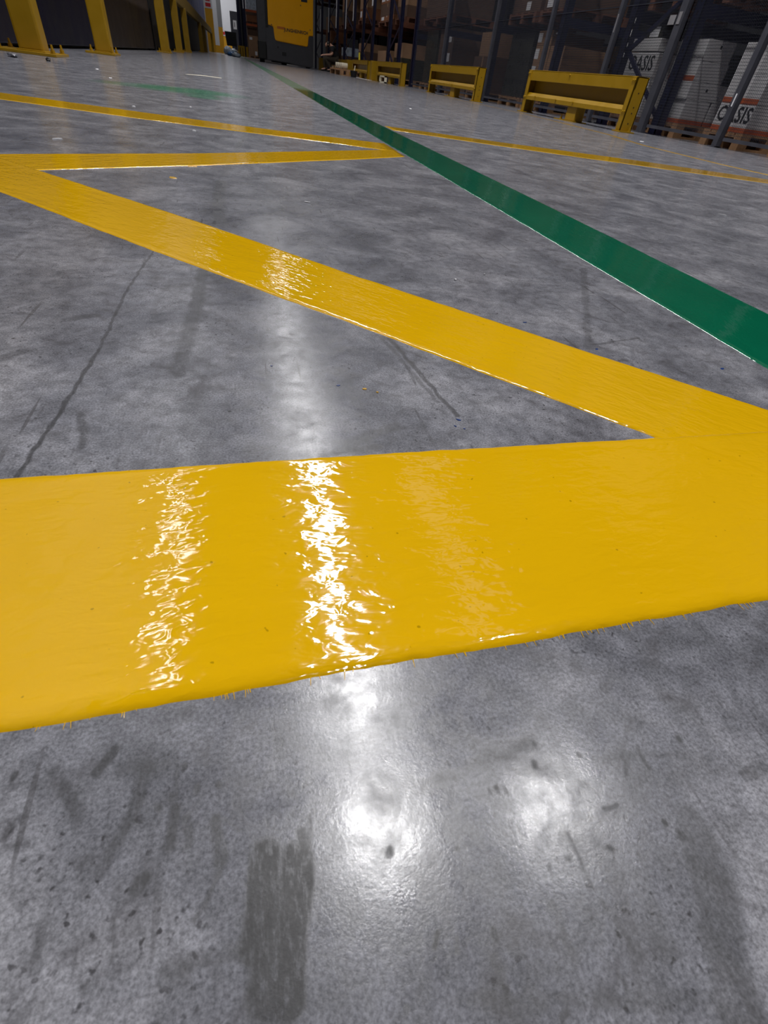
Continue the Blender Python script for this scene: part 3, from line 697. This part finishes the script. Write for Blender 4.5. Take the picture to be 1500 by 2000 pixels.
# farther racks
def far_load(y0, y1, zs, z_base, mats, where, labs=None, x=5.3):
    pallet(x - .04, x + 1., y0, y1, z_base, 'pallet %s' % where, 'wood' if z_base < 1 else 'red_wood')
    z = z_base + .14
    for k, dz in enumerate(zs):
        carton(x, x + .9, y0 + .03, y1 - .03, z, z + dz, mats[k], ('%s box %s' % (('bottom', 'second', 'third', 'fourth')[k], where)), lab=(labs[k] if labs and labs[k] else ()))
        z += dz
far_load(22.0, 24.1, (.25, .42), 0, ('carton', 'carton'), 'right of the stick barrier, on the floor')
far_load(20.35, 21.55, (.5, .35), 0, ('dark_wrap', 'carton'), 'over the third barrier, on the floor')
far_load(22.0, 24.1, (.12, .3, .3), 1.42, ('orange_box', 'carton_dark', 'orange_box'), 'on the first level right of the stick', [(('x', .1, .3, .2, .9),), None, (('x', .05, .3, .2, .8), ('x', .4, .7, .2, .8))])
far_load(20.3, 21.6, (.25, .5), 1.42, ('carton_dark', 'carton'), 'on the first level over the third barrier')
far_load(26.5, 28.0, (.35, .3, .25), 0, ('carton_dark', 'carton_dark', 'carton'), 'behind the pallet of rolls, on the floor')
far_load(26.5, 28.1, (.3, .4), 1.6, ('orange_box', 'carton'), 'above the pallet of rolls', [(('x', .1, .3, .2, .8),), (('x', .5, .8, .2, .9),)])
far_load(31.0, 32.5, (.5, .3), 0, ('carton_dark', 'plastic'), 'to the right of the seated person, on the floor')
far_load(31.0, 32.6, (.4, .5), 1.6, ('carton_dark', 'carton'), 'above the seated person')
far_load(36.2, 38.2, (.5, .5), 1.04, ('orange_box', 'carton'), 'beside the forklift on the first level', [None, (('x', .5, .75, .1, .95),)])
far_load(36.2, 38.2, (.5, .4), 0, ('carton_dark', 'carton_dark'), 'beside the forklift on the floor')
# upper-level loads added to keep the bays dark
for k, (a, b) in enumerate(((3.9, 6.4), (6.6, 8.0), (9.7, 12.5), (15.5, 18.5), (20.1, 24.2), (24.4, 28.1), (28.3, 32.7), (32.9, 41.5))):
    w = ('at the right edge', 'of the nearest rack', 'over the brown cartons', 'over the mesh cage', 'over the third barrier', 'over the stick barrier', 'over the pallet of rolls', 'beside the forklift')[k]
    pallet(5.25, 7.7, a, b, 2.9, 'long pallet added for shade on the upper level %s' % w, 'red_wood')
    carton(5.3, 7.7, a, b, 3.04, 4.4, 'carton_dark', 'large dark load added for shade on the upper level %s' % w, tape=False)

# ------------------------------------------------------------------ forklift
ft = thing('forklift', 'yellow and charcoal forklift truck standing beyond the green stripe', 'forklift', (1.19, 31.5, 0))
FX = 1.19
def fpoly(pts): return [(x - FX, z) for x, z in pts]
hood = fpoly([(1.694, 1.286), (1.90, 1.262), (1.944, 1.225), (1.976, .95), (2.0, .84), (2.06, .795), (3.47, .745), (3.52, .78), (3.56, 1.10), (3.60, 1.125), (3.77, 1.13), (3.77, 3.0), (1.70, 3.0)])
bm = bmesh.new(); prism(bm, hood, 'y', 0, 2.2)
bmesh.ops.bevel(bm, geom=[e for e in bm.edges], offset=.02, segments=2, affect='EDGES')
hd = mk('hood', bm, M['truck'], ft)
base = fpoly([(1.60, .10), (1.60, 1.30), (3.78, 1.14), (3.78, .06), (3.66, .03), (2.9, .05), (2.6, .09)])
bm = bmesh.new(); prism(bm, base, 'y', .03, 2.3)
bmesh.ops.bevel(bm, geom=[e for e in bm.edges], offset=.025, segments=2, affect='EDGES')
ch = mk('chassis', bm, M['dark_grey'], ft)
mbox('tow_socket', (2.31 - FX, 2.50 - FX, .015, .04, .33, .45), M['black'], ch)
mbox('key_hole', (2.09 - FX, 2.15 - FX, .015, .04, .56, .62), M['black'], ch)
mbox('grip_recess', (3.22 - FX, 3.50 - FX, -.006, .02, 2.19, 2.33), M['ink'], hd, .01)
for bx, bz in ((1.86, 1.31), (3.63, 1.33), (3.20, 2.07)):
    bm = bmesh.new(); rod(bm, (bx - FX, -.006, bz), (bx - FX, .005, bz), .022, 8); mk('bolt', bm, M['dark_grey'], hd)
mbox('mast_column', (1.24 - FX, 1.66 - FX, .10, .6, .62, 3.2), M['dark_grey'], ft, .02)
mbox('side_post', (1.60 - FX, 1.72 - FX, .02, .3, 1.2, 3.2), M['black'], ft, .01)
mbox('wheel_guard', (1.22 - FX, 1.58 - FX, .02, .7, .12, .74), M['black'], ft, .03)
for wx, wy, wr, ww in ((1.27, .36, .20, .22), (3.45, .3, .15, .2), (2.4, 1.9, .17, .25)):
    bm = bmesh.new(); rod(bm, (wx - FX, wy, wr), (wx - FX + ww, wy, wr), wr, 24); wh = mk('wheel', bm, M['black'], ft)
    bm = bmesh.new(); rod(bm, (wx - FX - .004, wy, wr), (wx - FX + ww + .004, wy, wr), wr * .5, 16); mk('hub', bm, M['dark_grey'], wh)
mbox('undertray', (1.9 - FX, 3.4 - FX, .2, 2.0, .055, .12), M['black'], ft)
lettering('JUNGHEINRICH', .155, M['ink'], hd, Matrix.Translation((2.98 - FX, -.004, 1.205)) @ FACE_NY, .002, bold=.004, space=1.02)
mbox('model_plate', (2.11 - FX, 2.46 - FX, -.004, .0, 1.21, 1.29), M['faint_ink'], hd)

# ------------------------------------------------------------------ seated person and things beside
px, py = 4.30, 29.6
person = thing('person', 'person in black shirt and dark trousers sitting hunched on a low stool, hand on knee', 'person', (px, py, 0))
def skin(name, verts, edges, mat, parent, root=0, sub=2):
    me = bpy.data.meshes.new(name); me.from_pydata([v[0] for v in verts], edges, []); me.materials.append(mat)
    o = bpy.data.objects.new(name, me); C.objects.link(o); o.parent = parent
    sk = o.modifiers.new('skin', 'SKIN'); sk.use_smooth_shade = True
    for i, v in enumerate(verts):
        r = v[1]; me.skin_vertices[0].data[i].radius = (r, r) if not hasattr(r, '__len__') else r
        me.skin_vertices[0].data[i].use_root = i == root
    sm = o.modifiers.new('sub', 'SUBSURF'); sm.levels = sub; sm.render_levels = sub
    return o
V = []; Ed = []
def vt(x, y, z, r, prev=None):
    V.append(((x, y, z), r))
    if prev is not None: Ed.append((prev, len(V) - 1))
    return len(V) - 1
pel = vt(.27, 0, .42, .13); ab = vt(.24, 0, .56, .125, pel); chv = vt(.14, 0, .74, .13, ab); nk = vt(.04, 0, .85, .06, chv)
h1 = vt(-.03, 0, .875, .075, nk); h2 = vt(-.085, 0, .885, .085, h1); h3 = vt(-.14, 0, .865, .066, h2); nose = vt(-.185, 0, .80, .016, h3)
for s in (-1, 1):
    sh = vt(.10, .17 * s, .79, .06, chv); elb = vt(.06, .21 * s, .57, .042, sh); wr = vt(-.20, .15 * s, .53, .028, elb); hand = vt(-.27, .13 * s, .515, .032, wr)
    for q in range(4):
        f1 = vt(-.315, (.105 + .018 * q) * s, .512 - .004 * q, .009, hand); vt(-.345, (.10 + .02 * q) * s, .485 - .003 * q, .008, f1)
    vt(-.275, .075 * s, .50, .010, hand)
    hip = vt(.22, .10 * s, .41, .09, pel); kn = vt(-.20, (.13 + .0 * s) * s, .43, .065, hip)
    fx = -.14 if s > 0 else .06
    an = vt(fx - .02, .13 * s, .09, .04, kn); toe = vt(fx - .18, .14 * s, .035, .033, an)
skin('body', V, Ed, M['skin'], person)
def sub(name, chain, mat, edges=None):
    vs = [((x, y, z), r) for x, y, z, r in chain]
    return skin(name, vs, edges or [(i, i + 1) for i in range(len(vs) - 1)], mat, person)
sub('shirt', [(.27, 0, .44, .17), (.23, 0, .57, .17), (.13, 0, .74, .175), (.05, 0, .83, .08), (.10, -.18, .79, .078), (.07, -.21, .64, .06), (.10, .18, .79, .078), (.07, .21, .64, .06)], M['shirt'], [(0, 1), (1, 2), (2, 3), (2, 4), (4, 5), (2, 6), (6, 7)])
sub('trousers', [(.28, 0, .42, .16), (.21, -.10, .41, .105), (-.20, -.13, .43, .08), (.045, -.13, .10, .058), (.21, .10, .41, .105), (-.20, .13, .43, .08), (-.155, .13, .10, .058)], M['trousers'], [(0, 1), (1, 2), (2, 3), (0, 4), (4, 5), (5, 6)])
sub('hair', [(.0, 0, .87, .10), (-.07, 0, .89, .115), (-.145, 0, .88, .092)], M['hair'])
for s, fx in ((1, -.14), (-1, .06)): sub('shoe', [(fx + .02, .13 * s, .06, .05), (fx - .08, .135 * s, .045, .044), (fx - .19, .14 * s, .035, .034)], M['black'])
for s in (-1, 1):
    bm = bmesh.new(); bmesh.ops.create_uvsphere(bm, u_segments=8, v_segments=6, radius=.011, matrix=Matrix.Translation((-.188, .032 * s, .84))); mk('eye', bm, M['ink'], person)
    bm = bmesh.new(); bmesh.ops.create_uvsphere(bm, u_segments=8, v_segments=6, radius=.022, matrix=Matrix.Translation((-.08, .088 * s, .86))); mk('ear', bm, M['skin'], person)
mbox('mouth', (-.166, -.158, -.022, .022, .778, .784), M['red_ink'], person)
st = thing('low_stool', 'low wooden stool under the seated person', 'stool', (px + .27, py, 0))
mbox('seat', (-.17, .13, -.18, .18, .215, .24), M['wood'], st, .006)
for a in (-.145, .105):
    for b in (-.15, .15): mbox('leg', (a - .02, a + .02, b - .02, b + .02, 0, .215), M['cream'], st)
pallet(3.80, 4.36, 23.4, 26.0, 0, 'low pallet on the floor holding pale rolls beside the seated person').scale = (1, 1, 1.25)
for k in range(4):
    r_ = thing('paper_roll', '%s pale roll lying on the low pallet' % ('leftmost', 'second', 'third', 'rightmost')[k], 'roll', (4.08, 25.6 - .44 * k, .175), 0, 'pale rolls on the low pallet')
    bm = bmesh.new(); rod(bm, (-.12, 0, .085), (.12, 0, .085), .085, 16); mk('paper', bm, M['cream'], r_)
    bm = bmesh.new(); rod(bm, (-.122, 0, .085), (.122, 0, .085), .03, 10); mk('core', bm, M['carton'], r_)
bk = thing('bucket', 'black bucket with a brush standing on the floor before the stick barrier', 'bucket', (4.15, 22.6, 0))
bm = bmesh.new(); rod(bm, (0, 0, 0), (0, 0, .16), .10, 16, .125); mk('pail', bm, M['black'], bk)
bm = bmesh.new(); rod(bm, (0, 0, .16), (0, 0, .17), .13, 16); mk('rim', bm, M['black'], bk)
bm = bmesh.new(); rod(bm, (.02, .0, .17), (.05, .06, .30), .016, 8); mk('brush_handle', bm, M['cream'], bk)
ps = thing('paint_stick', 'bright yellow stick standing upright behind the far barrier', 'stick', (4.62, 23.95, 0))
bm = bmesh.new(); rod(bm, (0, 0, 0), (-.01, .10, .46), .012, 8); mk('shaft', bm, M['yellow_plastic'], ps)
bm = bmesh.new(); rod(bm, (-.01, .10, .46), (-.012, .16, .68), .034, 10, .028); mk('handle', bm, M['yellow_plastic'], ps)
fr = thing('small_frame', 'small pale metal frame standing under the third barrier', 'frame', (4.33, 18.7, 0))
for y in (-.33, .33): mbox('leg', (-.03, .03, y - .04, y + .04, 0, .16), M['cream'], fr)
mbox('top_bar', (-.03, .03, -.37, .37, .13, .16), M['cream'], fr); mbox('low_bar', (-.03, .03, -.37, .37, .0, .03), M['cream'], fr)
wsr = stripe('paper_strip', [(4.22, 23.4), (4.24, 20.4)], [(4.36, 23.4), (4.36, 20.4)], M['label'], None, .004, .1, .0005, .01, seed=20)
tag(wsr, 'white paper strip lying on the floor along the stick barrier', 'paper strip')

person.scale = (1.18, 1.0, 1.03)
# ------------------------------------------------------------------ far end of the hall
def column(x0, x1, y, depth, zy, label, white=True):
    t = thing('column', label, 'column', ((x0 + x1) / 2, y, 0)); w = (x1 - x0) / 2
    mbox('painted_base', (-w, w, 0, depth, 0, zy), M['ochre_wall'], t)
    mbox('shaft', (-w, w, 0, depth, zy, 9.4), M['white_wall'] if white else M['dull_wall'], t)
    return t
c1 = column(-2.2, -1.52, 68, .7, 3.0, 'tall yellow based column at the far end, red sign on it')
sg = mbox('sign_board', (-.29, .29, -.02, 0, 3.02, 4.3), M['label'], c1)
for pts in (((-.2, 3.55), (-.2, 4.15), (-.12, 4.15), (-.12, 3.55)), ((.12, 3.55), (.12, 4.15), (.2, 4.15), (.2, 3.55)), ((-.2, 4.15), (-.2, 4.23), (.2, 4.23), (.2, 4.15)), ((-.2, 3.47), (-.2, 3.55), (.2, 3.55), (.2, 3.47)), ((-.2, 4.05), (-.1, 4.15), (.2, 3.65), (.1, 3.55)), ((-.24, 3.1), (-.24, 3.36), (.24, 3.36), (.24, 3.1))):
    bm = bmesh.new(); prism(bm, pts, 'y', -.026, -.019); mk('red_print', bm, M['red_ink'], sg)
column(-1.6, -1.17, 72, .5, .55, 'narrow white column with low yellow plinth at the far end')
column(-1.17, -.74, 72.2, .5, 1.95, 'grey white column with waist-high yellow base at the far end', False)
ns = thing('notice_board', 'small white notice with red mark low on the far white wall', 'sign', (-.72, 80, 0))
mbox('post', (-.16, .16, 0, .04, .5, 1.45), M['ochre_wall'], ns); mbox('board', (-.17, .17, -.02, 0, 1.45, 2.0), M['label'], ns); mbox('red_print', (-.1, .1, -.03, -.02, 1.55, 1.8), M['red_ink'], ns)
mbox('foot', (-.2, .2, -.1, .2, 0, .5), M['white_wall'], ns)
gc = thing('grey_cabinet', 'tall grey cabinet with a white notice at the far end', 'cabinet', (.42, 72, 0))
mbox('body', (-.34, .5, 0, .6, 0, 3.25), M['grey'], gc, .02); mbox('door', (-.30, .46, -.015, .0, .2, 3.2), M['grey'], gc); nt = mbox('notice', (-.07, .27, -.025, -.015, 1.95, 2.6), M['label'], gc)
mbox('black_print', (.04, .10, -.03, -.025, 2.1, 2.45), M['ink'], nt)
bb = thing('black_board', 'black leaning board standing on white bundles at the far end', 'board', (0, 58, 0), 0)
bm = bmesh.new(); prism(bm, [(-.46, 1.42), (.46, 1.42), (.46, .56), (-.36, .56)], 'y', 0, .08); mk('panel', bm, M['black'], bb)
for x in (-.3, .35): mbox('leg', (x, x + .06, .01, .07, 0, .56), M['black'], bb)
def bundle(x, y, sx, sy, sz, mat, label):
    bm = bmesh.new(); bmesh.ops.create_icosphere(bm, subdivisions=3, radius=1)
    rnd = random.Random(int(x * 100) + int(y * 7))
    for v in bm.verts:
        k = 1 + rnd.uniform(-.16, .12)
        v.co = Vector((v.co.x * sx * k, v.co.y * sy * k, max(0, (v.co.z * k + .75)) * sz * .57))
    o = mk('plastic_bundle', bm, M[mat], None, None, True); o.location = (x, y, 0)
    tag(o, label, 'bundle', 'crumpled plastic bundles below the black board')
bundle(-.30, 55, .34, .3, .5, 'plastic', 'white crumpled bundle at the left under the black board')
bundle(.12, 54, .30, .3, .42, 'plastic', 'white crumpled bundle in the middle under the black board')
bundle(-.02, 43, .28, .3, .22, 'blue_plastic', 'blue crumpled plastic on the floor before the black board')
bundle(.22, 40, .26, .3, .20, 'plastic', 'pale shiny plastic on the floor, nearest before the black board')
bundle(.36, 56, .2, .3, .35, 'carton', 'brown crumpled bundle at the right under the black board')
rk = thing('pallet_rack', 'navy rack upright left of the forklift with a yellow foot guard', 'rack', (1.17, 60, 0))
mbox('upright', (-.02, .22, 0, .14, 0, 7.5), M['navy'], rk); mbox('upright', (-.50, -.32, .2, .3, 0, 7.5), M['navy'], rk); mbox('grey_post', (-.26, -.14, -.05, .02, .6, 7.5), M['dark_grey'], rk)
mbox('added_dark_backing', (-.5, .2, .4, .45, 0, 7.5), M['navy'], rk)  # dark sheet added to close the bright gaps between the uprights
for a in (-.62, -.40, -.2): mbox('foot_guard', (a, a + .16, -.12, .02, 0, .68), M['guard'], rk)
mbox('foot_guard', (.06, .26, -.12, .0, 0, .66), M['guard'], rk); mbox('cross_bar', (-.62, -.04, -.13, -.1, .56, .68), M['guard'], rk)
for z in (2.15, 3.0): mbox('beam', (.22, 2.6, .0, .1, z - .14, z), M['orange'], rk)
mbox('label_strip', (.02, .1, -.01, 0, 3.0, 3.5), M['label'], rk)
pallet(1.44, 2.4, 58.4, 59.6, 0, 'pallet on the floor left of the forklift')
carton(1.46, 2.38, 58.45, 59.5, .14, .75, 'carton', 'large brown carton on the floor pallet left of the forklift', lab=(('y', .55, .75, .1, .5),))
carton(1.46, 2.38, 58.45, 59.5, .75, 1.4, 'carton', 'second brown carton stacked left of the forklift', lab=(('y', .1, .35, .6, .85),))
pallet(1.42, 2.5, 60.2, 61.4, 2.15, 'pallet on the first beam level left of the forklift', 'red_wood')
carton(1.46, 2.4, 60.2, 61.4, 1.45, 1.95, 'carton_dark', 'dark brown box under the beam left of the forklift').location.z = 1.4
carton(1.46, 2.4, 60.2, 61.4, 2.29, 2.7, 'orange_box', 'orange box on the first beam level left of the forklift')
carton(1.46, 2.4, 60.2, 61.4, 3.0, 3.9, 'plastic', 'pale wrapped load above the orange box left of the forklift', tape=False)

carton(1.45, 4.6, 62.0, 63.0, 0, 4.5, 'carton_dark', 'tall dark filler load added at the back of the rack left of the forklift', tape=False)  # added so no bright wall shows between the boxes
# ------------------------------------------------------------------ small litter and spilled paint
def fleck(name, x, y, sx, sy, rot, mat, label, cat, group, h=.0012, seed=0):
    rnd = random.Random(seed); n = 9; bm = bmesh.new()
    rs = [rnd.uniform(.6, 1.1) for _ in range(n)]
    top = [bm.verts.new((math.cos(2 * math.pi * i / n) * sx * rs[i] * .85, math.sin(2 * math.pi * i / n) * sy * rs[i] * .85, h)) for i in range(n)]
    bot = [bm.verts.new((math.cos(2 * math.pi * i / n) * sx * rs[i], math.sin(2 * math.pi * i / n) * sy * rs[i], 0)) for i in range(n)]
    bm.faces.new(top); bm.faces.new(bot[::-1])
    for i in range(n): bm.faces.new((bot[i], bot[(i + 1) % n], top[(i + 1) % n], top[i]))
    o = mk(name, bm, M[mat]); o.location = (x, y, 0); o.rotation_euler = (0, 0, rot)
    tag(o, label, cat, group)
g1 = 'blue paint spots on the concrete'
for i, (x, y, a, b, r, l) in enumerate([(.503, .39, .0035, .0022, .2, 'largest blue paint spot, on the concrete below the green stripe'), (.371, .439, .003, .0016, .3, 'flat blue paint spot between the green stripe and yellow diagonal'), (.316, .512, .0028, .0014, .1, 'blue paint spot just above the middle of the yellow diagonal'),
        (.156, .306, .0030, .0012, -.5, 'long blue paint spot at the end of the dark tyre scratch'), (.1565, .293, .0012, .0008, -.6, 'tiny lower right blue spot below the tyre scratch'), (.150, .297, .0014, .0008, -.8, 'tiny left blue spot below the tyre scratch'), (.066, .366, .0020, .0013, 0, 'blue spot left of the yellow drops'), (.012, .403, .0014, .0010, 0, 'small blue spot near the middle of the grey triangle')]):
    fleck('paint_spot', x, y, a, b, r, 'blue_spot', l, 'paint spot', g1, .0004, i)
g2 = 'yellow paint drops on the concrete'
for i, (x, y, a, b, l) in enumerate([(-.138, 1.233, .009, .012, 'yellow paint drop under the upper yellow stripe at left'), (.088, .359, .0034, .0016, 'yellow paint drop in the grey triangle, larger of the pair'), (.098, .353, .0014, .0012, 'yellow paint drop in the grey triangle, smaller of the pair'), (-.11, 1.39, .014, .016, 'yellow smudge touching the edge of the upper yellow stripe')]):
    fleck('paint_drop', x, y, a, b, .2, 'yellow_spot', l, 'paint drop', g2, .0006, 30 + i)
g3 = 'white scraps scattered on the floor'
for i, (x, y, a, b, r, l) in enumerate([(.12, 1.091, .016, .004, -.3, 'thin white chip beyond the yellow diagonal'), (1.379, 1.355, .03, .005, -.4, 'white sliver right of the green stripe'), (-.397, 2.634, .012, .018, 0, 'white speck beyond the farthest yellow stripe at left'), (-.2, 2.908, .01, .02, 0, 'white speck beyond the farthest yellow stripe, right'),
        (-.985, 5.184, .02, .05, 0, 'white scrap between the two nearest rail posts'), (-.43, 1.60, .03, .006, .9, 'white sliver lying before the farthest left stripe'), (.334, .687, .0025, .0025, 0, 'white crumb beyond the yellow diagonal, right'), (.278, .657, .004, .004, 0, 'pale crumb beyond the yellow diagonal, left'), (-.14, 2.05, .012, .014, 0, 'white crumb in the narrow grey wedge'), (1.498, 5.3, .02, .06, 0, 'white scrap in the aisle before the near barrier'),
        (3.55, 4.75, .03, .05, 0, 'white scrap by the thin yellow line below the nearest barrier'), (-.75, 4.3, .02, .05, .3, 'white scrap left of the green smear')]):
    fleck('floor_scrap', x, y, a * .55, b * .5, r, 'label', l, 'scrap', g3, .002, 60 + i)
# crumpled foil by the first post
bm = bmesh.new(); bmesh.ops.create_icosphere(bm, subdivisions=2, radius=1); rnd = random.Random(4)
for v in bm.verts:
    k = rnd.uniform(.6, 1.1); v.co = Vector((v.co.x * .035 * k, v.co.y * .07 * k, max(0, v.co.z * k + .5) * .018))
fo = mk('foil_scrap', bm, M['steel']); fo.location = (-1.58, 5.35, 0); fo.rotation_euler = (0, 0, .5); tag(fo, 'crumpled silver foil scrap in front of the nearest rail post', 'scrap')
bm = bmesh.new(); bmesh.ops.create_icosphere(bm, subdivisions=2, radius=1)
for v in bm.verts:
    k = rnd.uniform(.7, 1.1); v.co = Vector((v.co.x * .016 * k, v.co.y * .05 * k, max(0, v.co.z * k + .5) * .016))
fo = mk('dirt_clump', bm, M['black']); fo.location = (-1.36, 5.42, 0); tag(fo, 'small dark clump right of the foil scrap before the nearest post', 'scrap')
# stray paint bristle marks along the lower edge of the first stripe
bm = bmesh.new(); rnd = random.Random(11)
for k in range(60):
    x = rnd.uniform(-.1, .3); y = .1015 + .004 * (x + .1) / .4; l = rnd.uniform(.0008, .0035)
    w = .00025; s = rnd.uniform(-.001, .001)
    vs = [bm.verts.new(p) for p in ((x - w, y + .002, .0003), (x + w, y + .002, .0003), (x + s + w * .3, y - l, .0002), (x + s - w * .3, y - l, .0002))]
    bm.faces.new(vs)
mk('brush_fringe', bm, M['yellow_line'], zz, 'stuff')
